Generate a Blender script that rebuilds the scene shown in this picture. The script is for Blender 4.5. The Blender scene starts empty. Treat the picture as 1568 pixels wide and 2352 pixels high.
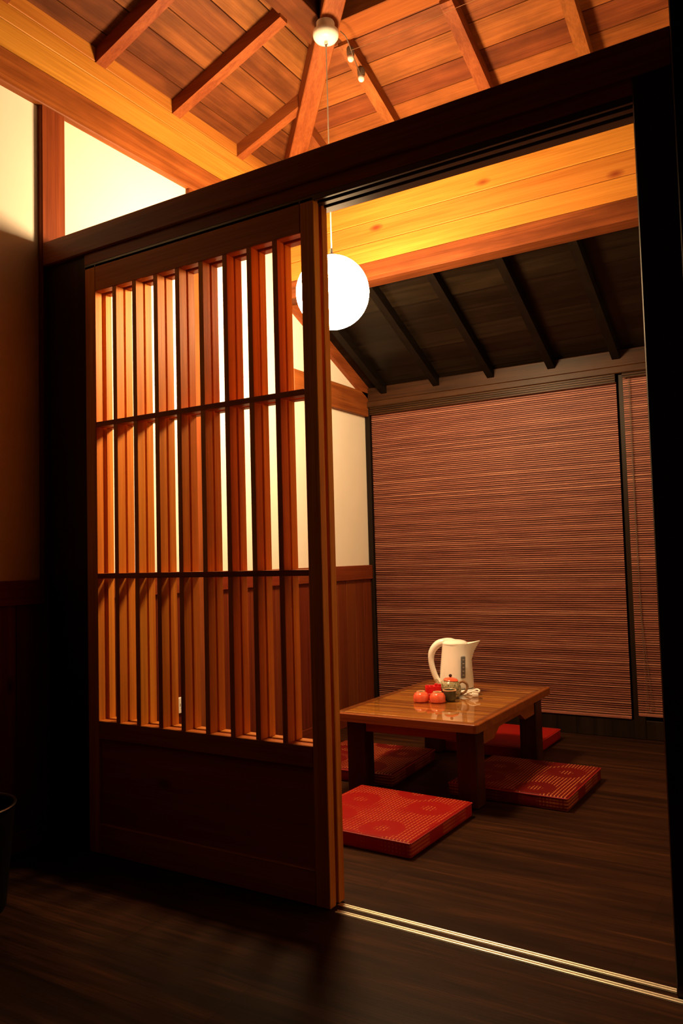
import bpy, bmesh, math, random
from mathutils import Vector, Matrix
random.seed(7)
S = bpy.context.scene
COL = S.collection

# ---------------------------------------------------------------- camera, world, exposure
YAW, PITCH, ROLL, FPX = .54423, .05803, -.02686, 1813.3
def make_camera():
    cy, sy, cp, sp, cr, sr = math.cos(YAW), math.sin(YAW), math.cos(PITCH), math.sin(PITCH), math.cos(ROLL), math.sin(ROLL)
    f = Vector((-sy * cp, cy * cp, sp)); rt = Vector((cy, sy, 0)); up = rt.cross(f)
    r2 = cr * rt + sr * up; u2 = -sr * rt + cr * up
    cd = bpy.data.cameras.new('camera'); cam = bpy.data.objects.new('camera', cd); COL.objects.link(cam)
    cd.sensor_fit = 'VERTICAL'; cd.sensor_height = 36; cd.lens = 36 * FPX / 2352
    cd.clip_start = .05; cd.clip_end = 60
    m = Matrix(((r2.x, u2.x, -f.x, 0), (r2.y, u2.y, -f.y, 0), (r2.z, u2.z, -f.z, 1.0), (0, 0, 0, 1)))
    cam.matrix_world = m
    S.camera = cam
make_camera()
W = bpy.data.worlds.new('night'); S.world = W; W.use_nodes = True
W.node_tree.nodes['Background'].inputs[0].default_value = (.01, .008, .006, 1)
W.node_tree.nodes['Background'].inputs[1].default_value = .2
S.view_settings.view_transform = 'Standard'; S.view_settings.look = 'None'
S.view_settings.gamma = 1; S.view_settings.use_curve_mapping = False
S.view_settings.exposure = 0.0
LAMP = (1.0, .65, .325)      # warm bulb colour
LAMP_POWER = 182.0

# ---------------------------------------------------------------- materials
MATS = {}
def newmat(name):
    m = bpy.data.materials.new(name); m.use_nodes = True; MATS[name] = m
    nt = m.node_tree; b = nt.nodes['Principled BSDF']
    return m, nt, b
def N(nt, t, **kw):
    n = nt.nodes.new(t)
    for k, v in kw.items(): setattr(n, k, v)
    return n
def ramp(nt, stops):
    r = N(nt, 'ShaderNodeValToRGB'); e = r.color_ramp.elements
    e[0].position, e[0].color = stops[0][0], (*stops[0][1], 1)
    e[1].position, e[1].color = stops[-1][0], (*stops[-1][1], 1)
    for p, c in stops[1:-1]:
        x = e.new(p); x.color = (*c, 1)
    return r
def mixc(nt, fac, a, b, mode='MIX'):
    n = N(nt, 'ShaderNodeMix', data_type='RGBA', blend_type=mode)
    for i, v in ((0, fac), (6, a), (7, b)):
        if hasattr(v, 'is_linked'): nt.links.new(v, n.inputs[i])
        elif isinstance(v, (int, float)): n.inputs[i].default_value = v
        else: n.inputs[i].default_value = (*v, 1)
    return n.outputs[2]
def mth(nt, op, a, b=None, c=None):
    n = N(nt, 'ShaderNodeMath', operation=op)
    for i, v in enumerate((a, b, c)):
        if v is None: continue
        if hasattr(v, 'is_linked'): nt.links.new(v, n.inputs[i])
        else: n.inputs[i].default_value = v
    return n.outputs[0]
def plain(name, col, rough=.5, metal=0, noise=0.0, nscale=20, spec=.5):
    m, nt, b = newmat(name)
    b.inputs['Roughness'].default_value = rough; b.inputs['Metallic'].default_value = metal
    b.inputs['Specular IOR Level'].default_value = spec
    if noise:
        tc = N(nt, 'ShaderNodeTexCoord'); ns = N(nt, 'ShaderNodeTexNoise'); ns.inputs['Scale'].default_value = nscale
        ns.inputs['Detail'].default_value = 5
        nt.links.new(tc.outputs['Object'], ns.inputs['Vector'])
        r = ramp(nt, [(.3, tuple(c * (1 - noise) for c in col)), (.7, tuple(min(1, c * (1 + noise)) for c in col))])
        nt.links.new(ns.outputs['Fac'], r.inputs[0]); nt.links.new(r.outputs[0], b.inputs['Base Color'])
    else: b.inputs['Base Color'].default_value = (*col, 1)
    return m
def wood(name, light, dark, axis='x', rough=.5, knots=0.0, vary=.25, grain=26, spec=.14, blotch=0.0, knotcol=None):
    """grain runs along the axis; every separate board (island) gets its own tone"""
    m, nt, b = newmat(name)
    tc = N(nt, 'ShaderNodeTexCoord'); geo = N(nt, 'ShaderNodeNewGeometry')
    off = N(nt, 'ShaderNodeVectorMath', operation='ADD')
    cmb = N(nt, 'ShaderNodeCombineXYZ')
    k = mth(nt, 'MULTIPLY', geo.outputs['Random Per Island'], 37.0)
    for i in range(3): nt.links.new(k, cmb.inputs[i])
    nt.links.new(tc.outputs['Object'], off.inputs[0]); nt.links.new(cmb.outputs[0], off.inputs[1])
    mp = N(nt, 'ShaderNodeMapping'); sc = [grain] * 3; sc['xyz'.index(axis)] = grain * .035
    mp.inputs['Scale'].default_value = sc
    nt.links.new(off.outputs[0], mp.inputs[0])
    n1 = N(nt, 'ShaderNodeTexNoise'); n1.inputs['Scale'].default_value = 1; n1.inputs['Detail'].default_value = 6
    n1.inputs['Roughness'].default_value = .62; n1.inputs['Distortion'].default_value = .6
    nt.links.new(mp.outputs[0], n1.inputs['Vector'])
    mid = tuple((a + c) / 2 for a, c in zip(light, dark))
    r = ramp(nt, [(.30, dark), (.50, mid), (.68, light)])
    nt.links.new(n1.outputs['Fac'], r.inputs[0])
    col = r.outputs[0]
    mp2 = N(nt, 'ShaderNodeMapping'); s2 = [grain * 7] * 3; s2['xyz'.index(axis)] = grain * .12
    mp2.inputs['Scale'].default_value = s2; nt.links.new(off.outputs[0], mp2.inputs[0])
    n2 = N(nt, 'ShaderNodeTexNoise'); n2.inputs['Scale'].default_value = 1; n2.inputs['Detail'].default_value = 3
    nt.links.new(mp2.outputs[0], n2.inputs['Vector'])
    r2 = ramp(nt, [(.35, (.80, .76, .70)), (.6, (1, 1, 1))]); nt.links.new(n2.outputs['Fac'], r2.inputs[0])
    col = mixc(nt, .8, col, r2.outputs[0], 'MULTIPLY')
    if blotch:
        n3 = N(nt, 'ShaderNodeTexNoise'); n3.inputs['Scale'].default_value = 5; n3.inputs['Detail'].default_value = 6
        mp3 = N(nt, 'ShaderNodeMapping'); s3 = [1.6] * 3; s3['xyz'.index(axis)] = .7; mp3.inputs['Scale'].default_value = s3
        nt.links.new(off.outputs[0], mp3.inputs[0]); nt.links.new(mp3.outputs[0], n3.inputs['Vector'])
        r3 = ramp(nt, [(.38, (.42, .40, .36)), (.60, (1.0, 1.0, 1.0))]); nt.links.new(n3.outputs['Fac'], r3.inputs[0])
        col = mixc(nt, blotch, col, r3.outputs[0], 'MULTIPLY')
    if knots:
        vo = N(nt, 'ShaderNodeTexVoronoi'); vo.inputs['Scale'].default_value = 1; vo.inputs['Randomness'].default_value = 1
        mp4 = N(nt, 'ShaderNodeMapping'); s4 = [9.0] * 3; s4['xyz'.index(axis)] = 4.2; mp4.inputs['Scale'].default_value = s4
        nt.links.new(off.outputs[0], mp4.inputs[0]); nt.links.new(mp4.outputs[0], vo.inputs['Vector'])
        sel = mth(nt, 'GREATER_THAN', N_color_r(nt, vo), 1 - knots)
        kn = ramp(nt, [(.06, (1, 1, 1)), (.20, (0, 0, 0))]); nt.links.new(vo.outputs['Distance'], kn.inputs[0])
        f = mth(nt, 'MULTIPLY', kn.outputs[0], sel)
        col = mixc(nt, f, col, knotcol or tuple(c * .35 for c in dark))
    hv = N(nt, 'ShaderNodeHueSaturation'); nt.links.new(col, hv.inputs['Color'])
    oi = N(nt, 'ShaderNodeObjectInfo')
    s = mth(nt, 'FRACT', mth(nt, 'ADD', geo.outputs['Random Per Island'], oi.outputs['Random']))
    nt.links.new(mth(nt, 'MULTIPLY_ADD', s, vary * 2, 1 - vary), hv.inputs['Value'])
    nt.links.new(mth(nt, 'MULTIPLY_ADD', s, .016, .492), hv.inputs['Hue'])
    nt.links.new(hv.outputs[0], b.inputs['Base Color'])
    b.inputs['Roughness'].default_value = rough; b.inputs['Specular IOR Level'].default_value = spec
    bp = N(nt, 'ShaderNodeBump'); bp.inputs['Strength'].default_value = .12; bp.inputs['Distance'].default_value = .002
    nt.links.new(n2.outputs['Fac'], bp.inputs['Height']); nt.links.new(bp.outputs[0], b.inputs['Normal'])
    return m
def N_color_r(nt, vo):
    s = N(nt, 'ShaderNodeSeparateColor'); nt.links.new(vo.outputs['Color'], s.inputs[0]); return s.outputs[0]

PINE_X = wood('pine_x', (0.5916, 0.2610, 0.0435), (0.4350, 0.1653, 0.0226), 'x', .5, knots=.16, vary=.10, grain=22, knotcol=(.22, .05, .012))
PINE_Y = wood('pine_y', (0.5916, 0.2610, 0.0435), (0.4176, 0.1522, 0.0209), 'y', .5, knots=.16, vary=.10, grain=22, knotcol=(.22, .05, .012))
RED_X = wood('red_x', (0.2349, 0.0592, 0.0174), (0.1044, 0.0226, 0.0078), 'x', .5, knots=.12, vary=.06, blotch=.45)
RED_Y = wood('red_y', (0.3828, 0.1087, 0.0261), (0.1914, 0.0435, 0.0113), 'y', .5, knots=.12, vary=.06, blotch=.4)
RED_Z = wood('red_z', (0.2958, 0.0740, 0.0191), (0.1653, 0.0348, 0.0096), 'z', .5, knots=.12, vary=.08, blotch=.3)
CEDAR_Z = wood('cedar_z', (.76, .280, .032), (.52, .140, .015), 'z', .45, knots=.08, vary=.10)
CEDAR_X = wood('cedar_x', (.50, .145, .022), (.32, .075, .012), 'x', .45, knots=.08, vary=.10)
ROOF_Y = wood('roof_board_y', (0.2523, 0.0853, 0.0209), (0.1305, 0.0365, 0.0096), 'y', .6, vary=.36, blotch=.7)
ROOF_X = wood('roof_board_x', (0.2871, 0.0853, 0.0209), (0.1740, 0.0435, 0.0113), 'x', .6, vary=.30, blotch=.65)
RAFT_X = wood('rafter_x', (0.2958, 0.0914, 0.0226), (0.1914, 0.0478, 0.0113), 'x', .55, vary=.10)
RAFT_Y = wood('rafter_y', (0.3132, 0.1001, 0.0244), (0.1914, 0.0522, 0.0122), 'y', .55, vary=.10, blotch=.3)
DARK_X = wood('dark_x', (.014, .0085, .005), (.005, .0032, .002), 'x', .3, vary=.30, blotch=.5, spec=.2)
DARK_Y = wood('dark_y', (.008, .005, .003), (.004, .0025, .002), 'y', .5, vary=.2, spec=.1)
FRAME_X = wood('frame_x', (.30, .072, .022), (.15, .034, .010), 'x', .36, vary=.05)
FRAME_Z = wood('frame_z', (.040, .012, .005), (.020, .006, .003), 'z', .36, vary=.05)
BLACKW_Z = wood('black_wood_z', (.018, .010, .006), (.007, .004, .003), 'z', .35, vary=.1, spec=.15)
WAIN_Z = wood('wainscot_z', (.20, .042, .013), (.11, .020, .006), 'z', .4, knots=.1, vary=.16)
WAIN_Y = wood('wainscot_rail_y', (.22, .045, .014), (.14, .024, .007), 'y', .4, knots=.06, vary=.05)
OLD_X = wood('old_beam_x', (.065, .027, .010), (.022, .009, .004), 'x', .4, vary=.1, blotch=.6, spec=.12)
TABLE_X = wood('table_top_wood', (.60, .205, .040), (.24, .066, .012), 'x', .35, vary=.38, grain=40)
TABLE_ED = wood('table_edge_wood', (.30, .090, .020), (.18, .045, .010), 'x', .35, vary=.05)
TABLE_Z = wood('table_leg_wood', (.055, .014, .005), (.025, .006, .003), 'z', .35, vary=.06)
PLASTER = plain('plaster', (.84, .79, .68), .9, noise=.02, nscale=6, spec=.1)
ATTIC = plain('attic_black', (.006, .005, .004), .95, noise=.2, spec=.02)
ALU = plain('aluminium', (.92, .86, .70), .42, metal=1, noise=.05, nscale=60)
DARKALU = plain('track_alu', (.60, .56, .50), .38, metal=.85, noise=.05)
BLACKSLOT = plain('slot_black', (.01, .008, .007), .8)
WHITEPL = plain('white_plastic', (.86, .84, .78), .22, noise=.01)
CREAMPL = plain('cream_plastic', (.80, .76, .66), .35)
GREYPL = plain('gauge_grey', (.13, .14, .15), .25)
BLACKPL = plain('black_plastic', (.010, .008, .007), .5, spec=.1)
METAL = plain('steel', (.5, .47, .42), .3, metal=1)
SWITCH = plain('switch_plate', (.85, .62, .40), .35)  # pale orange: warm light on the plate is put into the base colour
CORDM = plain('cord_white', (.78, .72, .60), .5)
CORDD = plain('cord_brown', (.08, .045, .025), .6)
REDGLAZE = plain('red_orange_glaze', (.74, .12, .055), .16, noise=.22, nscale=30, spec=.7)
FOOTGL = plain('pale_glaze', (.80, .45, .25), .2, noise=.1)
GREENGL = plain('green_black_glaze', (.045, .055, .035), .14, noise=.3, nscale=40, spec=.7)
REDBOX = plain('bright_red_paper', (.72, .008, .012), .4, noise=.15, nscale=50)
KNOB = plain('dark_knob', (.03, .010, .008), .18)
HANDLEBR = plain('brown_glaze', (.26, .13, .06), .25, noise=.3)

def speckle():
    m, nt, b = newmat('speckled_glaze')
    tc = N(nt, 'ShaderNodeTexCoord'); v = N(nt, 'ShaderNodeTexVoronoi'); v.inputs['Scale'].default_value = 95
    nt.links.new(tc.outputs['Object'], v.inputs['Vector'])
    r = ramp(nt, [(.15, (.06, .07, .03)), (.45, (.42, .38, .24))]); nt.links.new(v.outputs['Distance'], r.inputs[0])
    n = N(nt, 'ShaderNodeTexNoise'); n.inputs['Scale'].default_value = 38; nt.links.new(tc.outputs['Object'], n.inputs['Vector'])
    r2 = ramp(nt, [(.4, (.55, .5, .38)), (.6, (1, 1, 1))]); nt.links.new(n.outputs['Fac'], r2.inputs[0])
    nt.links.new(mixc(nt, .8, r.outputs[0], r2.outputs[0], 'MULTIPLY'), b.inputs['Base Color'])
    b.inputs['Roughness'].default_value = .25
    return m
SPECK = speckle()

def blind_mat():
    m, nt, b = newmat('blind_reed')
    tc = N(nt, 'ShaderNodeTexCoord'); geo = N(nt, 'ShaderNodeNewGeometry')
    mp = N(nt, 'ShaderNodeMapping'); mp.inputs['Scale'].default_value = (5, 1, 90)
    nt.links.new(tc.outputs['Object'], mp.inputs[0])
    n = N(nt, 'ShaderNodeTexNoise'); n.inputs['Scale'].default_value = 1; n.inputs['Detail'].default_value = 4
    nt.links.new(mp.outputs[0], n.inputs['Vector'])
    f = mth(nt, 'ADD', mth(nt, 'MULTIPLY', geo.outputs['Random Per Island'], .30), mth(nt, 'MULTIPLY', n.outputs['Fac'], .72))
    r = ramp(nt, [(.15, (.10, .022, .014)), (.5, (.24, .078, .050)), (.85, (.40, .170, .105))])
    nt.links.new(f, r.inputs[0]); nt.links.new(r.outputs[0], b.inputs['Base Color'])
    b.inputs['Roughness'].default_value = .55; b.inputs['Specular IOR Level'].default_value = .3
    return m
BLIND = blind_mat()
BLINDBACK = plain('blind_backing', (.06, .014, .010), .8, noise=.2)

def floor_mat():
    m, nt, b = newmat('floor_boards')
    tc = N(nt, 'ShaderNodeTexCoord')
    br = N(nt, 'ShaderNodeTexBrick'); br.inputs['Scale'].default_value = 1
    br.inputs['Brick Width'].default_value = 1.2; br.inputs['Row Height'].default_value = .19
    br.inputs['Mortar Size'].default_value = .0012; br.inputs['Mortar Smooth'].default_value = .2
    br.inputs['Color1'].default_value = (.80, .80, .80, 1); br.inputs['Color2'].default_value = (1.2, 1.2, 1.2, 1)
    br.inputs['Mortar'].default_value = (.45, .45, .45, 1); br.offset = .37
    nt.links.new(tc.outputs['Object'], br.inputs['Vector'])
    mp = N(nt, 'ShaderNodeMapping'); mp.inputs['Scale'].default_value = (1.6, 22, 1)
    nt.links.new(tc.outputs['Object'], mp.inputs[0])
    n = N(nt, 'ShaderNodeTexNoise'); n.inputs['Scale'].default_value = 1; n.inputs['Detail'].default_value = 7
    n.inputs['Roughness'].default_value = .6; n.inputs['Distortion'].default_value = .8
    nt.links.new(mp.outputs[0], n.inputs['Vector'])
    r = ramp(nt, [(.3, (.010, .0035, .0013)), (.52, (.029, .0100, .0035)), (.72, (.062, .021, .0075))])
    nt.links.new(n.outputs['Fac'], r.inputs[0])
    mp2 = N(nt, 'ShaderNodeMapping'); mp2.inputs['Scale'].default_value = (5, 180, 1)
    nt.links.new(tc.outputs['Object'], mp2.inputs[0])
    n2 = N(nt, 'ShaderNodeTexNoise'); n2.inputs['Scale'].default_value = 1; n2.inputs['Detail'].default_value = 3
    nt.links.new(mp2.outputs[0], n2.inputs['Vector'])
    r2 = ramp(nt, [(.38, (.6, .6, .6)), (.6, (1.1, 1.1, 1.1))]); nt.links.new(n2.outputs['Fac'], r2.inputs[0])
    c = mixc(nt, 1.0, r.outputs[0], br.outputs['Color'], 'MULTIPLY')
    c = mixc(nt, .8, c, r2.outputs[0], 'MULTIPLY')
    nt.links.new(c, b.inputs['Base Color'])
    b.inputs['Roughness'].default_value = .5; b.inputs['Specular IOR Level'].default_value = .10
    bp = N(nt, 'ShaderNodeBump'); bp.inputs['Strength'].default_value = .25; bp.inputs['Distance'].default_value = .001
    nt.links.new(n2.outputs['Fac'], bp.inputs['Height']); nt.links.new(bp.outputs[0], b.inputs['Normal'])
    return m
FLOORM = floor_mat()

def cushion_mat(name, gold, ring, base=(.26, .0045, .003)):
    """red brocade: rows of gold stitches broken by plain red roundels"""
    m, nt, b = newmat(name)
    tc = N(nt, 'ShaderNodeTexCoord'); sp = N(nt, 'ShaderNodeSeparateXYZ'); nt.links.new(tc.outputs['Object'], sp.inputs[0])
    def band(sock, freq, duty):
        return mth(nt, 'LESS_THAN', mth(nt, 'FRACT', mth(nt, 'MULTIPLY', sock, freq)), duty)
    sx = band(sp.outputs[0], 72, .30); sy = band(sp.outputs[1], 52, .75); sz = band(sp.outputs[2], 80, .6)
    st = mth(nt, 'MULTIPLY', sx, sy)
    geo = N(nt, 'ShaderNodeNewGeometry'); spn = N(nt, 'ShaderNodeSeparateXYZ'); nt.links.new(geo.outputs['Normal'], spn.inputs[0])
    top = mth(nt, 'GREATER_THAN', spn.outputs[2], .6)
    side = mth(nt, 'MULTIPLY', sz, mth(nt, 'MAXIMUM', sx, band(sp.outputs[1], 60, .45)))
    st = mth(nt, 'ADD', mth(nt, 'MULTIPLY', st, top), mth(nt, 'MULTIPLY', mth(nt, 'MULTIPLY', side, .6), mth(nt, 'SUBTRACT', 1.0, top)))
    vo = N(nt, 'ShaderNodeTexVoronoi', voronoi_dimensions='2D'); vo.inputs['Scale'].default_value = 4.6; vo.inputs['Randomness'].default_value = .75
    nt.links.new(tc.outputs['Object'], vo.inputs['Vector'])
    ro = ramp(nt, [(.10, (1, 1, 1)), (.15, (0, 0, 0)), (.36, (0, 0, 0)), (.40, (1, 1, 1))]) if ring else ramp(nt, [(.2, (1, 1, 1)), (.9, (1, 1, 1))])
    nt.links.new(vo.outputs['Distance'], ro.inputs[0])
    ns = N(nt, 'ShaderNodeTexNoise'); ns.inputs['Scale'].default_value = 7; nt.links.new(tc.outputs['Object'], ns.inputs['Vector'])
    nr = ramp(nt, [(.36, (.15, .15, .15)), (.5, (1, 1, 1))]); nt.links.new(ns.outputs['Fac'], nr.inputs[0])
    f = mth(nt, 'MULTIPLY', mth(nt, 'MULTIPLY', st, ro.outputs[0]), nr.outputs[0])
    c = mixc(nt, mth(nt, 'MULTIPLY', f, gold), base, (.52, .17, .05))
    nt.links.new(c, b.inputs['Base Color'])
    b.inputs['Roughness'].default_value = .6; b.inputs['Specular IOR Level'].default_value = .12
    return m
CUSH = cushion_mat('red_brocade', .62, True)
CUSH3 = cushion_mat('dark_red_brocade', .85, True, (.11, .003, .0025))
CUSH2 = cushion_mat('red_brocade_plain', .10, True)

def glass_mat():
    m, nt, b = newmat('table_glass')
    b.inputs['Base Color'].default_value = (1, 1, 1, 1); b.inputs['Roughness'].default_value = .02
    b.inputs['Alpha'].default_value = .10; b.inputs['Specular IOR Level'].default_value = .9
    b.inputs['Coat Weight'].default_value = .6; b.inputs['Coat Roughness'].default_value = .02
    # clear sheet: a thin transparent body with a mirror-like top coat following Fresnel
    out = nt.nodes['Material Output']
    tr = N(nt, 'ShaderNodeBsdfTransparent'); tr.inputs[0].default_value = (.93, .96, .92, 1)
    gl = N(nt, 'ShaderNodeBsdfGlossy'); gl.inputs['Roughness'].default_value = .03; gl.inputs['Color'].default_value = (1, 1, 1, 1)
    fr = N(nt, 'ShaderNodeFresnel'); fr.inputs['IOR'].default_value = 1.52
    mx = N(nt, 'ShaderNodeMixShader')
    ge = N(nt, 'ShaderNodeNewGeometry')
    nt.links.new(mth(nt, 'MULTIPLY', fr.outputs[0], mth(nt, 'SUBTRACT', 1.0, ge.outputs['Backfacing'])), mx.inputs[0]); nt.links.new(tr.outputs[0], mx.inputs[1]); nt.links.new(gl.outputs[0], mx.inputs[2])
    nt.links.new(mx.outputs[0], out.inputs[0])
    return m
GLASS = glass_mat()
def glow_mat():
    m, nt, b = newmat('lit_opal_glass')
    b.inputs['Base Color'].default_value = (.9, .88, .82, 1); b.inputs['Roughness'].default_value = .2
    b.inputs['Emission Color'].default_value = (*LAMP, 1); b.inputs['Emission Strength'].default_value = LAMP_POWER
    return m
GLOW = glow_mat()

# ---------------------------------------------------------------- mesh helpers
class MB:
    def __init__(s): s.bm = bmesh.new()
    def box(s, lo, hi, bev=0.0, seg=1, M=None):
        c = [(a + b) / 2 for a, b in zip(lo, hi)]; d = [abs(b - a) for a, b in zip(lo, hi)]
        mat = Matrix.Translation(c) @ Matrix.Diagonal((*d, 1))
        if M is not None: mat = M @ mat
        g = bmesh.ops.create_cube(s.bm, size=1, matrix=mat)
        if bev:
            es = list({e for v in g['verts'] for e in v.link_edges})
            bmesh.ops.bevel(s.bm, geom=es, offset=bev, segments=seg, profile=.5, affect='EDGES')
        return s
    def hexa(s, bot, top):
        """8-corner solid from 4 bottom and 4 top points"""
        v = [s.bm.verts.new(p) for p in list(bot) + list(top)]
        for f in ((3, 2, 1, 0), (4, 5, 6, 7), (0, 1, 5, 4), (1, 2, 6, 5), (2, 3, 7, 6), (3, 0, 4, 7)):
            s.bm.faces.new([v[i] for i in f])
        return s
    def lathe(s, prof, n=32, c=(0, 0, 0), M=None, cap=True):
        rings = []
        for r, z in prof:
            rings.append([s.bm.verts.new((c[0] + r * math.cos(2 * math.pi * i / n), c[1] + r * math.sin(2 * math.pi * i / n), c[2] + z)) for i in range(n)])
        for a, b in zip(rings, rings[1:]):
            for i in range(n):
                s.bm.faces.new((a[i], a[(i + 1) % n], b[(i + 1) % n], b[i]))
        if cap:
            s.bm.faces.new(list(reversed(rings[0]))); s.bm.faces.new(rings[-1])
        if M is not None: bmesh.ops.transform(s.bm, matrix=M, verts=[v for r in rings for v in r])
        return s
    def tube(s, pts, rad, n=10, sx=1.0, ref=None):
        pts = [Vector(p) for p in pts]; rings = []
        rads = rad if isinstance(rad, (list, tuple)) else [rad] * len(pts)
        up = Vector((0, 0, 1))
        for i, p in enumerate(pts):
            t = (pts[min(i + 1, len(pts) - 1)] - pts[max(i - 1, 0)]).normalized()
            a = t.cross(Vector(ref)) if ref else t.cross(up)
            if a.length < .05: a = t.cross(Vector((0, 1, 0)))
            a.normalize(); b = t.cross(a).normalized()
            rings.append([s.bm.verts.new(p + (a * math.cos(2 * math.pi * k / n) * sx + b * math.sin(2 * math.pi * k / n)) * rads[i]) for k in range(n)])
        for A, B in zip(rings, rings[1:]):
            for i in range(n): s.bm.faces.new((A[i], A[(i + 1) % n], B[(i + 1) % n], B[i]))
        s.bm.faces.new(list(reversed(rings[0]))); s.bm.faces.new(rings[-1])
        return s
    def build(s, name, mat, parent=None, smooth=False, loc=None, **tags):
        bmesh.ops.recalc_face_normals(s.bm, faces=s.bm.faces)
        me = bpy.data.meshes.new(name); 
        if loc is not None: bmesh.ops.translate(s.bm, vec=[-c for c in loc], verts=s.bm.verts)
        s.bm.to_mesh(me); s.bm.free()
        me.materials.append(mat)
        if smooth:
            for p in me.polygons: p.use_smooth = True
            try: me.set_sharp_from_angle(angle=math.radians(40))
            except Exception: pass
        o = bpy.data.objects.new(name, me); COL.objects.link(o)
        if loc is not None: o.location = loc
        if parent is not None: o.parent = parent
        for k, v in tags.items(): o[k] = v
        return o
def empty(name, loc=(0, 0, 0), rz=0, **tags):
    o = bpy.data.objects.new(name, None); COL.objects.link(o); o.location = loc; o.rotation_euler = (0, 0, rz)
    o.empty_display_size = .05
    for k, v in tags.items(): o[k] = v
    return o
def smooth_pts(ctrl, n=8):
    """Catmull-Rom through control points"""
    P = [Vector(p) for p in ctrl]; P = [P[0] * 2 - P[1]] + P + [P[-1] * 2 - P[-2]]; out = []
    for i in range(1, len(P) - 2):
        for k in range(n):
            t = k / n; a, b, c, d = P[i - 1:i + 3]
            out.append(.5 * ((2 * b) + (-a + c) * t + (2 * a - 5 * b + 4 * c - d) * t * t + (-a + 3 * b - 3 * c + d) * t ** 3))
    out.append(P[-2]); return out
ST = dict(kind='structure')

# ---------------------------------------------------------------- measures of the place (metres)
XL = -2.47            # left wall plane
YP = 1.936            # front of the partition
YB = 3.58             # back eave of the high roof
YW = 4.47             # dark window wall behind the blinds
XR = .35              # right wall of the small room
YF = -1.8             # wall behind the camera
XF = 1.6              # right wall of the front room
ZE = 3.126             # eave height of the roof boards
SL = .36              # roof slope

# ---------------------------------------------------------------- floor and walls
MB().box((XL - .1, YF - .1, -.08), (XF + .1, YW + .15, 0)).build('floor', FLOORM, label='dark brown wood plank floor running through both rooms', **ST)
MB().box((XL - .10, YF, 0), (XL, YW + .1, 3.5)).build('wall_left', PLASTER, label='cream plaster wall on the left with timber posts', **ST)
MB().box((XL, YW, 0), (XR, YW + .1, 2.1)).build('wall_back', BLACKW_Z, label='dark wall behind the bamboo blinds', **ST)
MB().box((XR, YP + .1, 0), (XR + .1, YW + .1, 3.5)).build('wall_right', PLASTER, label='plaster wall at the right of the small room', **ST)  # unseen wall; distance and bare plaster set for its bounce light
MB().box((XL, YF - .1, 0), (XF, YF, 3.5)).build('wall_front', FRAME_Z, label='unseen wall behind the viewer, darkened to cut bounce light', **ST)  # unseen; dark wood chosen to keep bounce light low in the front room
MB().box((XF, YF, 0), (XF + .1, YP, 3.5)).build('wall_side', FRAME_Z, label='unseen wall far to the right of the front room, darkened to cut bounce light', **ST)  # unseen too, dark wood for less bounce
MB().box((-.235, 1.900, 0), (XF, 2.036, 3.9), bev=.003).build('wall_partition', BLACKW_Z, label='black wooden wall right of the doorway', **ST)
# lower pieces
wb = MB()
y = YF
seg = [(YF, 1.92), (2.03, 2.742), (2.842, 3.474), (3.57, YW - .06)]
for a, b in seg:
    n = max(1, round((b - a) / .11)); w = (b - a) / n
    for i in range(n): wb.box((XL, a + i * w + .0012, .07), (XL + .012, a + (i + 1) * w - .0012, .862), bev=.0015)
wb.build('trim_1', WAIN_Z, label='reddish vertical board wainscot on the left wall', **ST)
wb = MB()
for a, b in seg: wb.box((XL, a, .862), (XL + .026, b, .950), bev=.003)
wb.build('trim_2', WAIN_Y, label='reddish dado rail capping the left wainscot', **ST)
wb = MB()
for a, b in seg: wb.box((XL, a, 0), (XL + .018, b, .07), bev=.002)
wb.build('baseboard_left', WAIN_Y, label='reddish baseboard of the left wall', **ST)
MB().box((XL, 4.425, 0), (XR, YW, .10), bev=.003).build('baseboard_back', BLACKW_Z, label='black sill below the bamboo blinds', **ST)

# timber posts on the left wall
def post(y0, y1, z1, lab, n, z0=0, pro=.022):
    MB().box((XL - .01, y0, z0), (XL + pro, y1, z1), bev=.004).build('trim_%d' % n, RED_Z, label=lab, **ST)
post(1.920, 2.030, 2.76, 'reddish wall post standing where the lattice partition meets the left wall', 4)
post(2.742, 2.842, 2.76, 'reddish wall post behind the lattice door', 5)
post(3.474, 3.570, 2.42, 'reddish wall post under the back beam', 6)
# eave beams and pine cladding
MB().box((XL - .01, YF, 2.755), (XL + .030, YB + .03, 2.885), bev=.004).build('trim_7', RED_Y, label='knotty reddish beam along the top of the left wall', **ST)
cb = MB()
for z0, z1 in ((2.886, 2.999), (3.001, 3.070), (3.0715, 3.16)):
    cb.box((XL - .01, YF, z0), (XL + .018, YB + .02, z1), bev=.0025)
cb.build('trim_8', PINE_Y, label='yellow pine boards above the left beam', **ST)
MB().box((XL, 3.474, 2.410), (XR, 3.575, 2.506), bev=.004).build('trim_9', RED_X, label='reddish beam across the back, above the dark lean-to ceiling', **ST)
cb = MB()
zz = [2.507, 2.609, 2.717, 2.830, 2.95, 3.13]
for a, b in zip(zz, zz[1:]): cb.box((XL, 3.480, a + .0008), (XR, YB + .03, b - .0008), bev=.0035)
cb.build('trim_10', PINE_X, label='yellow pine boards above the back beam', **ST)
MB().box((XL - .01, 3.57, 1.900), (XL + .028, YW, 2.056), bev=.004).build('trim_11', RED_Y, label='reddish tie beam on the left wall running to the blind', **ST)

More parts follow.
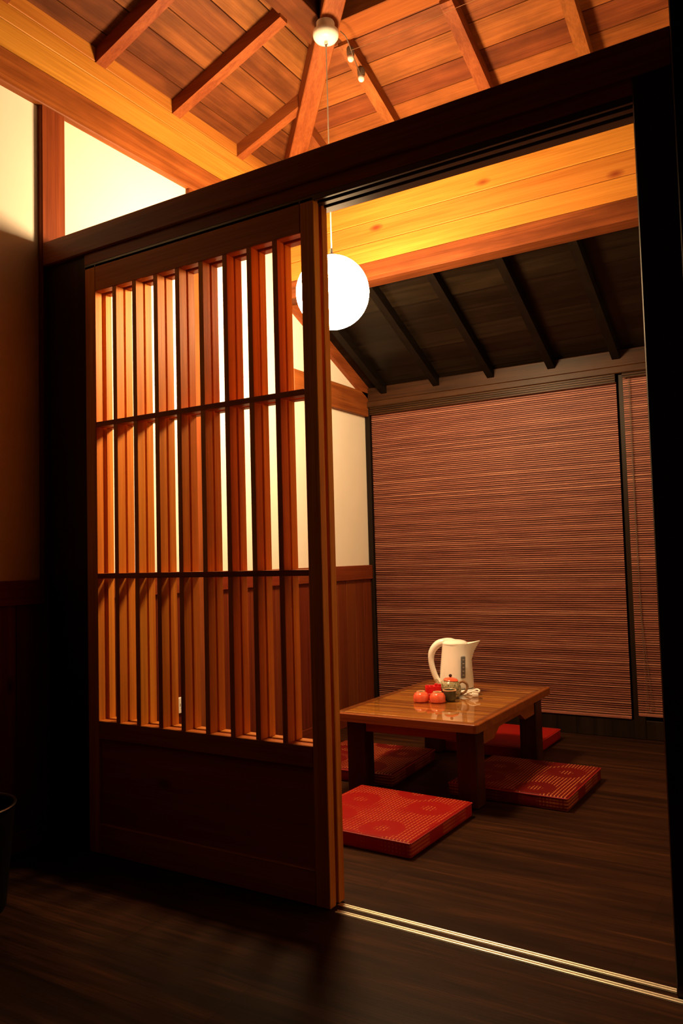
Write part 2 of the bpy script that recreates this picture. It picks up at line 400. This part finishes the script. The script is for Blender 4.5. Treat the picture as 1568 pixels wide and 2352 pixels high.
# ---------------------------------------------------------------- high hipped roof
def zr(t): return ZE + SL * t
ceil_l = empty('ceiling', (XL, 0, ZE), label='left slope of brown roof boards', **ST)
ceil_b = empty('ceiling_back', (0, YB, ZE), label='back slope of brown roof boards', **ST)
def P2(o, mb, name, mat, **k):
    ob = mb.build(name, mat, None, **k); ob.parent = o; ob.matrix_parent_inverse = Matrix.Translation(o.location).inverted(); return ob
ts = [-.05, .085, .215, .325, .455, .58, .73, .80]
b1, b2 = MB(), MB()
for i, (a, b) in enumerate(zip(ts, ts[1:])):
    bb = b - .0015; dz = 0.0
    a0 = a
    # lower edge of each board dips a little: lapped boards
    def L(t, yy, z): return (XL + t, yy, z)
    g = .0045
    b1.hexa([L(a0 + g, YF, zr(a0) + dz), L(a0 + g, YB - a0, zr(a0) + dz), L(bb, YB - bb, zr(bb)), L(bb, YF, zr(bb))],
            [L(a0 + g, YF, zr(a0) + .012), L(a0 + g, YB - a0, zr(a0) + .012), L(bb, YB - bb, zr(bb) + .016), L(bb, YF, zr(bb) + .016)])
    b2.hexa([(XL + a0, YB - a0 - g, zr(a0) + dz), (XR, YB - a0 - g, zr(a0) + dz), (XR, YB - bb, zr(bb)), (XL + bb, YB - bb, zr(bb))],
            [(XL + a0, YB - a0 - g, zr(a0) + .012), (XR, YB - a0 - g, zr(a0) + .012), (XR, YB - bb, zr(bb) + .016), (XL + bb, YB - bb, zr(bb) + .016)])
b3 = MB(); z_ = .02
b3.hexa([(XL - .05, YF, zr(-.05) + z_), (XL - .05, YB + .05, zr(-.05) + z_), (XL + .8, YB - .8, zr(.8) + z_), (XL + .8, YF, zr(.8) + z_)], [(XL - .05, YF, zr(-.05) + .04), (XL - .05, YB + .05, zr(-.05) + .04), (XL + .8, YB - .8, zr(.8) + .04), (XL + .8, YF, zr(.8) + .04)])
b3.hexa([(XL - .05, YB + .05, zr(-.05) + z_), (XR, YB + .05, zr(-.05) + z_), (XR, YB - .8, zr(.8) + z_), (XL + .8, YB - .8, zr(.8) + z_)], [(XL - .05, YB + .05, zr(-.05) + .04), (XR, YB + .05, zr(-.05) + .04), (XR, YB - .8, zr(.8) + .04), (XL + .8, YB - .8, zr(.8) + .04)])
P2(ceil_l, b3, 'roof_backing', ATTIC)  # black slab added above the gaps so board seams read as shadow lines
P2(ceil_l, b1, 'roof_boards', ROOF_Y)
P2(ceil_b, b2, 'roof_boards', ROOF_X)
# rafters, one object each
TP = .625
RD = .066
def rafter_left(y0, y1, t1):
    m = MB(); lo, hi = 0.0, t1
    bot = [(XL + lo, y0, zr(lo) - RD), (XL + lo, y1, zr(lo) - RD), (XL + hi, y1, zr(hi) - RD), (XL + hi, y0, zr(hi) - RD)]
    top = [(p[0], p[1], p[2] + RD) for p in bot]
    m.hexa(bot, top); P2(ceil_l, m, 'rafter', RAFT_X)
def rafter_back(x0, x1, t1):
    m = MB(); lo, hi = 0.0, t1
    bot = [(x0, YB - lo, zr(lo) - RD), (x1, YB - lo, zr(lo) - RD), (x1, YB - hi, zr(hi) - RD), (x0, YB - hi, zr(hi) - RD)]
    top = [(p[0], p[1], p[2] + RD) for p in bot]
    m.hexa(bot, top); P2(ceil_b, m, 'rafter', RAFT_Y)
for y0 in (1.725, 2.190, 2.640): rafter_left(y0, y0 + .052, TP + .01)
for y0 in (-1.2, -.6, -.05, .4, .85, 1.28): rafter_left(y0, y0 + .052, TP + .01)
rafter_left(3.112, 3.160, .40)
for x1 in (-1.680, -1.185, -.735, -.28): rafter_back(x1 - .055, x1, TP + .01)
rafter_back(-2.165, -2.112, .30)
# ring of purlins
MB().box((XL + TP, YF, zr(TP) - .045), (XL + .755, YB - TP, 3.46), bev=.003).build('trim_12', ROOF_Y, label='wide horizontal timber at the top of the left roof slope', **ST)
MB().box((XL + .755, YB - .755, zr(TP) - .045), (XR, YB - TP, 3.46), bev=.003).build('trim_13', RAFT_X, label='wide horizontal timber at the top of the back roof slope', **ST)
# hip rafter along the corner
def hip():
    m = MB(); d = Vector((1, -1, 0)).normalized(); s_ = Vector((1, 1, 0)).normalized() * .045
    A = Vector((XL + .02, YB - .02, 3.01)); B = Vector((XL + 1.35, YB - 1.35, 3.01 + SL * 1.35)); h = Vector((0, 0, .125))
    m.hexa([A - s_, A + s_, B + s_, B - s_], [A - s_ + h, A + s_ + h, B + s_ + h, B - s_ + h])
    bmesh.ops.bevel(m.bm, geom=list(m.bm.edges), offset=.004, segments=1, affect='EDGES')
    # turn the mesh into the beam's own frame so the grain runs along it
    rot = Matrix.Rotation(-math.pi / 4, 4, 'Z')
    bmesh.ops.transform(m.bm, matrix=rot.inverted(), verts=m.bm.verts)
    o = m.build('trim_14', RAFT_X, label='diagonal hip rafter carrying the lamp canopy', **ST)
    o.rotation_euler = (0, 0, -math.pi / 4)
hip()
# dark attic above the ring
MB().box((XL + .755, YF, 3.40), (XL + .80, YB - .755, 4.3)).build('ceiling_attic_left', ATTIC, label='black attic side above the roof ring', **ST)
MB().box((XL + .80, YB - .80, 3.40), (XF + .1, YB - .755, 4.3)).build('ceiling_attic_back', ATTIC, label='black attic back above the roof ring', **ST)
MB().box((XL + .755, YF - .1, 4.3), (XF + .1, YB - .755, 4.35)).build('ceiling_attic', ATTIC, label='black attic top above the roof ring', **ST)
MB().box((XL + .8, YF - .1, 3.45), (XF, YF, 4.3)).build('ceiling_attic_front', ATTIC, label='black attic side behind the viewer', **ST)
MB().box((XF, YF, 3.45), (XF + .1, YB - .8, 4.3)).build('ceiling_attic_right', ATTIC, label='black attic side far right', **ST)

# ---------------------------------------------------------------- dark lean-to ceiling
SLL = .455
def zl(y): return 2.092 + SLL * (4.42 - y)
lean = empty('ceiling_lean', (0, YW, 2.09), label='dark stained lean-to ceiling above the blinds', **ST)
lb = MB(); ys = [4.50, 4.385, 4.27, 4.155, 4.04, 3.925, 3.81, 3.695, 3.572]
for a, b in zip(ys, ys[1:]):
    g = .0015; b_ = b - .008
    lb.hexa([(XL, a - g, zl(a) - .005), (XR, a - g, zl(a) - .005), (XR, b_, zl(b_)), (XL, b_, zl(b_))],
            [(XL, a - g, zl(a) + .012), (XR, a - g, zl(a) + .012), (XR, b_, zl(b_) + .015), (XL, b_, zl(b_) + .015)])
P2(lean, lb, 'roof_boards', DARK_X)
for x in (-2.325, -1.962, -1.612, -1.252, -.898, -.54, -.18):
    m = MB(); w = .021; y0, y1 = 4.43, 3.575
    bot = [(x - w, y0, zl(y0) - .066), (x + w, y0, zl(y0) - .066), (x + w, y1, zl(y1) - .066), (x - w, y1, zl(y1) - .066)]
    m.hexa(bot, [(p[0], p[1], p[2] + .066) for p in bot]); P2(lean, m, 'rafter', DARK_Y)
m = MB(); y0, y1 = 4.44, 3.575
bot = [(XL, y0, zl(y0) - .085), (XL + .028, y0, zl(y0) - .085), (XL + .028, y1, zl(y1) - .085), (XL, y1, zl(y1) - .085)]
m.hexa(bot, [(p[0], p[1], p[2] + .08) for p in bot]); P2(lean, m, 'edge_rafter', RED_Y, label='reddish sloping edge rafter')
MB().box((XL, 4.40, 1.995), (XR, YW + .02, 2.085), bev=.004).build('trim_15', OLD_X, label='worn brown wall plate above the blinds', **ST)
MB().box((XL, 4.385, 1.955), (XR, YW, 1.994), bev=.004).build('trim_16', OLD_X, label='thin worn brown rail under the wall plate', **ST)
# window posts behind the blinds
MB().box((XL, 4.40, 0), (XL + .034, YW, 1.955), bev=.003).build('trim_17', BLACKW_Z, label='black corner post left of the wide blind', **ST)
MB().box((-.898, 4.42, 0), (-.838, YW, 1.955), bev=.003).build('trim_18', BLACKW_Z, label='black post between the two blinds', **ST)

# ---------------------------------------------------------------- bamboo blinds
def blind(x0, x1, z0, z1, lab, cord_x=None):
    root = empty('bamboo_blind', ((x0 + x1) / 2, 4.43, z0), label=lab, category='blind', group='bamboo blinds on the back wall')
    def PP(mb, n, mat, **k): return P2(root, mb, n, mat, **k)
    m = MB(); z = z0 + .006; pitch = .0118
    while z < z1:
        h = .0058 + random.random() * .0024
        m.box((x0, 4.418 - random.random() * .0012, z), (x1, 4.424, z + h)); z += pitch
    PP(m, 'reed_screen', BLIND)
    PP(MB().box((x0 + .002, 4.4245, z0 + .004), (x1 - .002, 4.4265, z1)), 'backing_cloth', BLINDBACK)
    PP(MB().box((x0, 4.416, z0 - .006), (x1, 4.430, z0 + .010), bev=.003), 'bottom_bar', BLIND)
    m = MB()
    for k in range(4): m.box((x0, 4.394, z1 - .004 + k * .0125), (x1, 4.400, z1 + .0055 + k * .0125), bev=.001)
    PP(m, 'valance', OLD_X)
    PP(MB().box((x0, 4.401, z1 + .004), (x1, 4.417, z1 + .044)), 'headrail', BLACKW_Z)
    if cord_x is not None:
        c = cord_x
        pts = smooth_pts([(c, 4.408, z1), (c + .002, 4.408, 1.2), (c + .012, 4.408, .62), (c + .042, 4.406, .22), (c + .040, 4.405, .165),
                          (c + .018, 4.405, .165), (c + .020, 4.406, .26), (c + .008, 4.408, .62), (c + .005, 4.408, 1.2), (c + .006, 4.408, z1)], 8)
        PP(MB().tube(pts, .0014, 6), 'pull_cord', CORDD)
blind(-2.430, -.908, .108, 1.912, 'wide reddish bamboo reed blind between the left corner and the black post')
blind(-.872, .30, .128, 1.932, 'narrow bamboo reed blind right of the black post, with a hanging pull cord', cord_x=-.842)

# ---------------------------------------------------------------- partition: header, jambs, tracks
MB().box((-2.452, YP - .012, 2.126), (-.2355, YP + .1, 2.218), bev=.004).build('trim_19', FRAME_X, label='dark reddish header beam across the partition', **ST)
kam = empty('trim_20', (-1.3, YP, 2.07), label='dark head piece under the header with sliding tracks', **ST)
P2(kam, MB().box((-2.236, YP, 2.086), (-.329, YP + .1, 2.126)), 'head_board', FRAME_X)
tr = MB()
for a, b in ((1.936, 1.947), (1.963, 1.984), (2.000, 2.036)):
    tr.box((-2.236, a, 2.068), (-.329, b, 2.0862), bev=.0015)
P2(kam, tr, 'track_rib', plain('painted_track', (.10, .085, .07), .30, metal=.6, spec=.7), label='glossy grooved track ribs')
MB().box((-.329, YP - .004, 0), (-.2355, YP + .1, 2.126), bev=.003).build('trim_21', FRAME_Z, label='dark right jamb of the doorway', **ST)
MB().box((-2.450, YP + .006, 0), (-2.236, YP + .1, 2.126), bev=.003).build('trim_22', FRAME_Z, label='dark fixed panel left of the lattice door', **ST)
# metal rails in the floor, laid a touch askew
ang = math.atan2(-.027, .902)
def rail(xa, ya, lab):
    m = MB(); L_ = .905
    m.tube([(-.012, -.0052, .001), (L_, -.0052, .001)], .0031, 14); m.tube([(-.012, .0052, .001), (L_, .0052, .001)], .0031, 14)
    m.box((-.012, -.0090, 0), (L_, .0090, .0012))
    m.build('floor_rail', ALU, label=lab, category='rail', group='sliding door rails').matrix_world = Matrix.Translation((xa, ya, 0)) @ Matrix.Rotation(ang, 4, 'Z')
rail(-1.234, 1.985, 'thin shiny metal floor rail nearer the table')
rail(-1.216, 1.943, 'thin shiny metal floor rail nearer the viewer')

# ---------------------------------------------------------------- sliding lattice doors
def lattice_door(n, y0, y1, lab):
    root = empty('door_%d' % n, (-1.74, y0, .012), label=lab, **ST)
    def PP(mb, nm, mat): return P2(root, mb, nm, mat)
    zt, zb = 2.080, .0045
    PP(MB().box((-2.234, y0, zb), (-2.182, y1, zt), bev=.002), 'stile', CEDAR_Z)
    PP(MB().box((-1.291, y0, zb), (-1.243, y1, zt), bev=.002), 'stile', CEDAR_Z)
    PP(MB().box((-2.182, y0, 1.980), (-1.291, y1, zt), bev=.002), 'top_rail', CEDAR_X)
    PP(MB().box((-2.182, y0, .395), (-1.291, y1, .457), bev=.002), 'lower_rail', CEDAR_X)
    PP(MB().box((-2.182, y0, zb), (-1.291, y1, .105), bev=.002), 'bottom_rail', CEDAR_X)
    PP(MB().box((-2.182, y0 + .010, .105), (-1.291, y1 - .008, .395)), 'panel', CEDAR_X)
    for z in (1.488, .950): PP(MB().box((-2.182, y0 + .0005, z), (-1.291, y1 - .0005, z + .018), bev=.001), 'cross_bar', CEDAR_X)
    for k, x in enumerate((-2.087, -1.990, -1.889, -1.790, -1.687, -1.586, -1.488, -1.388)):
        PP(MB().box((x - .0095, y0 + (.0015 if n == 1 else -.003), .457), (x + .0095, y1 + (.005 if n == 1 else -.0015), 1.980), bev=.001), 'lattice_bar', CEDAR_Z)
lattice_door(1, 1.936, 1.968, 'front sliding lattice door with vertical bars, pushed to the left')
lattice_door(2, 1.984, 2.015, 'back sliding lattice door stacked behind the front one')

# ---------------------------------------------------------------- globe pendant
gx, gy, gz = -1.703, 2.79, 2.117
lampo = empty('pendant_lamp', (gx, gy, 3.235), label='glowing white globe pendant hanging on a long cord', category='lamp')
P2(lampo, MB().lathe([(.006, -.022), (.030, -.021), (.046, -.014), (.054, -.003), (.056, .008), (.055, .020), (.040, .024), (.040, .060)], 40, (gx, gy, 3.237)), 'canopy', WHITEPL, smooth=True)
P2(lampo, MB().tube([(gx, gy, 2.30), (gx, gy, 3.24)], .0026, 8), 'cord', CORDM)
P2(lampo, MB().lathe([(.004, 0), (.005, .012), (.008, .013), (.008, .026), (.004, .028)], 16, (gx, gy, 3.190)), 'cord_grip', METAL, smooth=True)
P2(lampo, MB().lathe([(.016, 0), (.016, .014), (.007, .02), (.006, .04)], 20, (gx, gy, gz + .148)), 'socket_cap', METAL, smooth=True)
gb = MB(); bmesh.ops.create_uvsphere(gb.bm, u_segments=48, v_segments=28, radius=.154, matrix=Matrix.Translation((gx, gy, gz)))
P2(lampo, gb, 'globe_shade', GLOW, smooth=True)

# two small bulbs under a rafter
def small_bulb(x, y, z, lab):
    root = empty('ceiling_bulb', (x, y, z), label=lab, category='lamp', group='small bulbs under the rafter')
    top = zr(YB - y) - RD
    P2(root, MB().lathe([(.013, .012), (.017, .018), (.018, .045), (.012, .05), (.012, top - z + .002)], 20, (x, y, z)), 'lamp_holder', CORDD, smooth=True)
    P2(root, MB().lathe([(.003, -.014), (.010, -.011), (.0145, -.003), (.015, .004), (.012, .013)], 20, (x, y, z)), 'bulb', WHITEPL, smooth=True)
small_bulb(-1.688, 2.975, 3.235, 'small unlit white bulb under the rafter, the one nearer the lamp canopy')
small_bulb(-1.692, 3.075, 3.195, 'small unlit white bulb under the rafter, the lower of the two')
MB().tube(smooth_pts([(gx + .052, gy + .034, 3.262), (-1.64, 2.86, 3.245), (-1.66, 2.96, 3.21), (-1.690, 3.06, 3.215)], 8), .0022, 6).build('cable', CORDD, label='dark cable drooping from the lamp canopy to the small bulbs', category='cable')
MB().tube(smooth_pts([(-1.686, 2.96, 3.262), (-1.4, 2.965, 3.255), (-1.1, 2.965, 3.262), (-.7, 2.97, 3.255), (-.2, 2.965, 3.262)], 8), .0011, 6).build('wire', HANDLEBR, label='thin pale wire strung below the back roof boards', category='wire')

# ---------------------------------------------------------------- outlet and switch
o = empty('wall_outlet', (XL + .012, 2.665, .37), label='white electrical outlet low on the left wall, seen through the lattice', category='outlet')
P2(o, MB().box((XL + .011, 2.605, .335), (XL + .020, 2.725, .405), bev=.003), 'cover_plate', CREAMPL)
for yy in (2.64, 2.69):
    for dy in (-.007, .007): P2(o, MB().box((XL + .0195, yy + dy - .0014, .366), (XL + .0206, yy + dy + .0014, .378)), 'socket_slot', BLACKPL)
    P2(o, MB().box((XL + .0195, yy - .002, .354), (XL + .0206, yy + .002, .358)), 'ground_slot', BLACKPL)
o = empty('light_switch', (-.24, 1.90, 1.045), label='light switch plate with orange light put into its colour on the black wall at the right edge', category='switch')
P2(o, MB().box((-.276 + .04, 1.889, 1.012), (-.16, 1.900, 1.088), bev=.004, seg=2), 'switch_plate', SWITCH)
P2(o, MB().box((-.215, 1.885, 1.028), (-.18, 1.890, 1.072), bev=.002), 'rocker', SWITCH)

# ---------------------------------------------------------------- bin at the left edge
bn = empty('waste_bin', (-2.185, 1.425, 0), label='round black bin standing by the left wall in the dark', category='bin')
P2(bn, MB().lathe([(.115, 0), (.120, .01), (.145, .299), (.138, .299), (.113, .012)], 40, (-2.185, 1.425, 0), cap=True), 'bucket', BLACKPL, smooth=True)
P2(bn, MB().lathe([(.140, .297), (.147, .299), (.149, .302), (.147, .305), (.141, .304), (.140, .297)], 48, (-2.185, 1.425, 0), cap=False), 'rim', METAL, smooth=True)

# ---------------------------------------------------------------- low table
TX0, TX1, TY0, TY1, TZ = -1.815, -1.165, 2.885, 3.850, .345
tb = empty('low_table', ((TX0 + TX1) / 2, (TY0 + TY1) / 2, 0), label='low wooden table with striped top and square legs', category='table')
def TT(mb, n, mat, **k): return P2(tb, mb, n, mat, **k)
m = MB(); n = 30; w = (TY1 - TY0 - .07) / n
for i in range(n): m.box((TX0 + .035, TY0 + .035 + i * w + .0004, TZ - .020), (TX1 - .035, TY0 + .035 + (i + 1) * w - .0004, TZ - .0005))
TT(m, 'top_slats', TABLE_X)
def rim():
    m = MB(); r = .018; z0, z1 = TZ - .034, TZ
    out, inn = [], []
    for cx, cy, a0 in ((TX1 - r, TY0 + r, -90), (TX1 - r, TY1 - r, 0), (TX0 + r, TY1 - r, 90), (TX0 + r, TY0 + r, 180)):
        for k in range(5):
            a = math.radians(a0 + 22.5 * k); out.append((cx + r * math.cos(a), cy + r * math.sin(a)))
            ix = TX1 - .035 if cx > -1.5 else TX0 + .035; iy = TY1 - .035 if cy > 3.3 else TY0 + .035
            inn.append((ix + 1e-5 * k * (1 if cy > 3.3 else -1), iy))
    rings = [[m.bm.verts.new((x, y, z)) for x, y in L_] for L_, z in ((out, z0), (out, z1 - .003), ([(x - math.copysign(.003, x + 1.49), y - math.copysign(.003, y - 3.37)) for x, y in out], z1), (inn, z1), (inn, z0))]
    nn = len(out)
    for A, B in zip(rings, rings[1:] + rings[:1]):
        for i in range(nn):
            m.bm.faces.new((A[i], A[(i + 1) % nn], B[(i + 1) % nn], B[i]))
    bmesh.ops.remove_doubles(m.bm, verts=m.bm.verts, dist=1e-3)
    return m
TT(rim(), 'top_frame', TABLE_ED)
TT(MB().box((TX0 + .013, TY0 + .013, TZ + .0005), (TX1 - .013, TY1 - .013, TZ + .0055), bev=.001), 'glass_sheet', GLASS, label='clear glass sheet')
lg = .085
for lx in (TX0 + .03, TX1 - .03 - lg):
    for ly in (TY0 + .06, TY1 - .06 - lg):
        leg = TT(MB().box((lx, ly, .006), (lx + lg, ly + lg, TZ - .034), bev=.004), 'leg', TABLE_Z)
        m = MB().box((lx + .002, ly - .004, 0), (lx + lg - .002, ly + lg + .002, .006), bev=.001)
        f = m.build('foot_plate', METAL); f.parent = leg; f.matrix_parent_inverse = Matrix.Translation(tb.location).inverted()
def apron_end(y):     # plain board between legs
    return MB().box((TX0 + .115, y, TZ - .085), (TX1 - .115, y + .02, TZ - .034), bev=.002)
TT(apron_end(TY0 + .075), 'apron', TABLE_ED); TT(apron_end(TY1 - .095), 'apron', TABLE_ED)
def apron_side(x):    # boards with a shaped lower edge
    m = MB(); z1 = TZ - .034; y0, y1 = TY0 + .145, TY1 - .145; prof = []
    for k in range(21):
        u = k / 20; yy = y0 + (y1 - y0) * u; e = min(u, 1 - u)
        d = .075 if e < .22 else (.075 - .035 * min(1, (e - .22) / .06))
        prof.append((yy, z1 - d))
    A = [m.bm.verts.new((x, yy, z)) for yy, z in prof] + [m.bm.verts.new((x, y1, z1)), m.bm.verts.new((x, y0, z1))]
    B = [m.bm.verts.new((v.co.x + .02, v.co.y, v.co.z)) for v in A]
    m.bm.faces.new(A); m.bm.faces.new(list(reversed(B)))
    for i in range(len(A)): m.bm.faces.new((A[i], A[(i + 1) % len(A)], B[(i + 1) % len(A)], B[i]))
    return m
TT(apron_side(TX0 + .04), 'apron', TABLE_ED); TT(apron_side(TX1 - .06), 'apron', TABLE_ED)

# ---------------------------------------------------------------- floor cushions
def cushion_mesh(w, d, h):
    m = MB(); m.box((-w / 2, -d / 2, 0), (w / 2, d / 2, h), bev=.009, seg=3)
    bmesh.ops.subdivide_edges(m.bm, edges=[e for e in m.bm.edges if e.calc_length() > .2], cuts=10, use_grid_fill=True)
    for v in m.bm.verts:
        u, q = v.co.x / (w / 2), v.co.y / (d / 2)
        if v.co.z > h * .8: v.co.z += .004 * math.sin(u * 5 + q * 3) * (1 - u * u) * (1 - q * q)
        if abs(u) > .9: v.co.y *= 1 - .006 * (1 - q * q)
    return m
def cushion(x, y, rz, lab, mat=CUSH, w=.50, d=.50, h=.056):
    root = empty('floor_cushion', (x, y, 0), rz, label=lab, category='cushion', group='red floor cushions around the low table')
    cushion_mesh(w, d, h).build('cushion_pad', mat, root, smooth=True)
    pts = []
    for sx, sy in ((1, 1), (-1, 1), (-1, -1), (1, -1), (1, 1)): pts.append((sx * (w / 2 - .001), sy * (d / 2 - .001), h - .006))
    m = MB()
    for a, b in zip(pts, pts[1:]): m.tube([a, b], .0028, 8)
    m.build('piping', plain('red_piping', (.30, .010, .008), .5) if 'red_piping' not in MATS else MATS['red_piping'], root)
cushion(-1.452, 2.640, math.radians(-2), 'bright red floor cushion nearest the doorway, in front of the table')
cushion(-1.130, 3.335, math.radians(-1), 'red and gold brocade floor cushion right of the table, half in shadow', CUSH3)
cushion(-1.500, 4.020, math.radians(-1), 'plain red floor cushion at the far end of the table', CUSH2)
cushion(-1.905, 3.320, math.radians(3), 'dark red brocade floor cushion left of the table by the wainscot', CUSH3)

# ---------------------------------------------------------------- things on the table
TOP = TZ + .0055
# kettle: local x runs to the spout (screen right)
KR = math.atan2(.39, .92)
kt = empty('electric_kettle', (-1.512, 3.513, TOP), KR, label='white electric kettle with loop handle on its base', category='kettle')
def kettle():
    n = 48
    m = MB(); rings = []
    prof = [(.0, .078), (.012, .080), (.05, .0785), (.09, .0755), (.13, .071), (.165, .067), (.19, .065), (.205, .0645)]
    for z, r in prof:
        ring = []
        for i in range(n):
            a = 2 * math.pi * i / n; x, y = r * math.cos(a), r * .92 * math.sin(a)
            # spout pulled out of the rim on +x
            k = max(0, math.cos(a)) ** 14 * max(0, (z - .115) / .09) ** 1.6
            x += k * .052
            zz = z + k * .012 - .006 * math.cos(a) * (z / .2) * 0
            ring.append(m.bm.verts.new((x, y, zz + .024)))
        rings.append(ring)
    for A, B in zip(rings, rings[1:]):
        for i in range(n): m.bm.faces.new((A[i], A[(i + 1) % n], B[(i + 1) % n], B[i]))
    m.bm.faces.new(list(reversed(rings[0])))
    # inner lip
    inner = [m.bm.verts.new((v.co.x * .93, v.co.y * .93, v.co.z - .004)) for v in rings[-1]]
    for i in range(n): m.bm.faces.new((rings[-1][i], rings[-1][(i + 1) % n], inner[(i + 1) % n], inner[i]))
    m.bm.faces.new(inner)
    return m
kettle().build('body', WHITEPL, kt, smooth=True)
lid = MB().lathe([(.060, .0), (.060, .006), (.052, .014), (.030, .020), (.010, .022)], 40, (-.004, 0, .226))
lid.box((-.060, -.016, .226), (-.030, .016, .250), bev=.004, seg=2)
lid.build('lid', WHITEPL, kt, smooth=True)
h = smooth_pts([(.004, 0, .232), (-.022, 0, .238), (-.052, 0, .236), (-.085, 0, .225), (-.112, 0, .192), (-.118, 0, .150), (-.110, 0, .105), (-.094, 0, .062), (-.076, 0, .038)], 6)
MB().tube(h, [.0145 + .005 * math.sin(math.pi * min(1, i / (len(h) * .6))) for i in range(len(h))], 14, sx=.95, ref=(0, 1, 0)).build('handle', WHITEPL, kt, smooth=True)
ga = math.radians(-68); gr = .0735
gm = MB().box((-.011, -.004, .075), (.011, .006, .178), bev=.0045, seg=3)
g = gm.build('water_gauge', GREYPL, kt, smooth=True); g.location = (gr * math.cos(ga), gr * .92 * math.sin(ga), 0); g.rotation_euler = (math.radians(5), 0, ga + math.pi / 2)
m = MB()
for i in range(5): m.box((-.004, -.0052, .090 + i * .018), (.004, -.0038, .0915 + i * .018)); 
mk = m.build('scale_mark', CREAMPL, g)
MB().lathe([(.076, 0), (.086, .001), (.087, .012), (.082, .020), (.076, .022)], 48).build('power_base', WHITEPL, kt, smooth=True)
MB().lathe([(.0775, .0215), (.0775, .0245)], 48).build('base_seam', BLACKPL, kt)
# plug and short cord lying beside the base
pg = empty('power_plug', (-1.385, 3.425, TOP), .4, label='white plug and cord end beside the kettle base', category='plug')
MB().box((-.016, -.012, 0), (.014, .012, .020), bev=.005, seg=2).build('plug_body', WHITEPL, pg, smooth=True)
for s_ in (-1, 1): MB().box((.013, s_ * .006 - .0008, .007), (.031, s_ * .006 + .0008, .013)).build('prong', METAL, pg)
MB().tube(smooth_pts([(-.016, 0, .010), (-.030, -.006, .014), (-.034, -.028, .022), (-.012, -.036, .030), (.012, -.026, .026), (.018, -.006, .030), (.004, .010, .032), (-.030, .024, .012), (-.050, .03, .005)], 7), .0042, 8).build('cord', WHITEPL, pg, smooth=True)
# teapot, spout to screen left
tp = empty('teapot', (-1.489, 3.380, TOP), KR, label='speckled green-beige teapot with red lid in front of the kettle', category='teapot')
MB().lathe([(.030, 0), (.040, .004), (.0485, .018), (.051, .034), (.048, .052), (.040, .068), (.033, .074), (.030, .074)], 40).build('body', SPECK, tp, smooth=True)
MB().lathe([(.033, 0), (.034, .003), (.028, .010), (.012, .015), (.005, .016)], 32, M=Matrix.Translation((.004, 0, .074)) @ Matrix.Rotation(math.radians(4), 4, 'Y')).build('lid', REDGLAZE, tp, smooth=True)
kb = MB(); bmesh.ops.create_uvsphere(kb.bm, u_segments=16, v_segments=10, radius=.0075, matrix=Matrix.Translation((.003, 0, .097))); kb.build('knob', KNOB, tp, smooth=True)
MB().tube(smooth_pts([(-.036, 0, .038), (-.052, 0, .052), (-.060, 0, .070), (-.066, 0, .078)], 6), [.013 - .0003 * i for i in range(19)], 14, ref=(0, 1, 0)).build('spout', SPECK, tp, smooth=True)
MB().tube(smooth_pts([(.040, 0, .062), (.056, 0, .070), (.074, 0, .060), (.078, 0, .042), (.066, 0, .022), (.044, 0, .012)], 6), .0056, 12, ref=(0, 1, 0)).build('handle', HANDLEBR, tp, smooth=True)
# overturned red cups
def red_cup(x, y, lab):
    r = empty('tea_cup', (x, y, TOP), label=lab, category='cup', group='overturned red tea cups')
    MB().lathe([(.0315, 0), (.0345, .002), (.0355, .012), (.0345, .025), (.0290, .036), (.0210, .041), (.0150, .042)], 36).build('bowl', REDGLAZE, r, smooth=True)
    MB().lathe([(.0195, .040), (.0190, .0455), (.0165, .0455), (.0150, .042)], 36).build('foot_ring', FOOTGL, r, smooth=True)
red_cup(-1.566, 3.232, 'left of the two overturned orange-red tea cups')
red_cup(-1.492, 3.246, 'right of the two overturned orange-red tea cups, next to the green cup')
gc = empty('tea_cup', (-1.456, 3.298, TOP), label='small dark green tea cup in front of the teapot', category='cup')
MB().lathe([(.018, 0), (.024, .003), (.0275, .014), (.0290, .030), (.0300, .046), (.0275, .047), (.0262, .030), (.020, .008)], 32).build('bowl', GREENGL, gc, smooth=True)
MB().lathe([(.0302, .0445), (.0306, .047), (.0285, .0485), (.0272, .047)], 32, cap=False).build('rim', FOOTGL, gc, smooth=True)
rb = empty('red_box', (-1.545, 3.318, TOP), math.radians(29), label='small bright red box with notched flaps behind the red cups', category='box')
m = MB().box((-.036, -.022, 0), (.036, .022, .058), bev=.004, seg=2); m.build('carton', REDBOX, rb)
m = MB()
for a in (-.026, -.008, .012, .028): m.box((a - .007, -.021, .056), (a + .007, -.016, .066 + .004 * math.sin(a * 99)), bev=.001)
m.build('flap', REDBOX, rb)
MB().box((-.024, -.0232, .022), (.024, -.0218, .0255)).build('print_line', plain('pale_red_print', (.85, .30, .25), .5), rb)
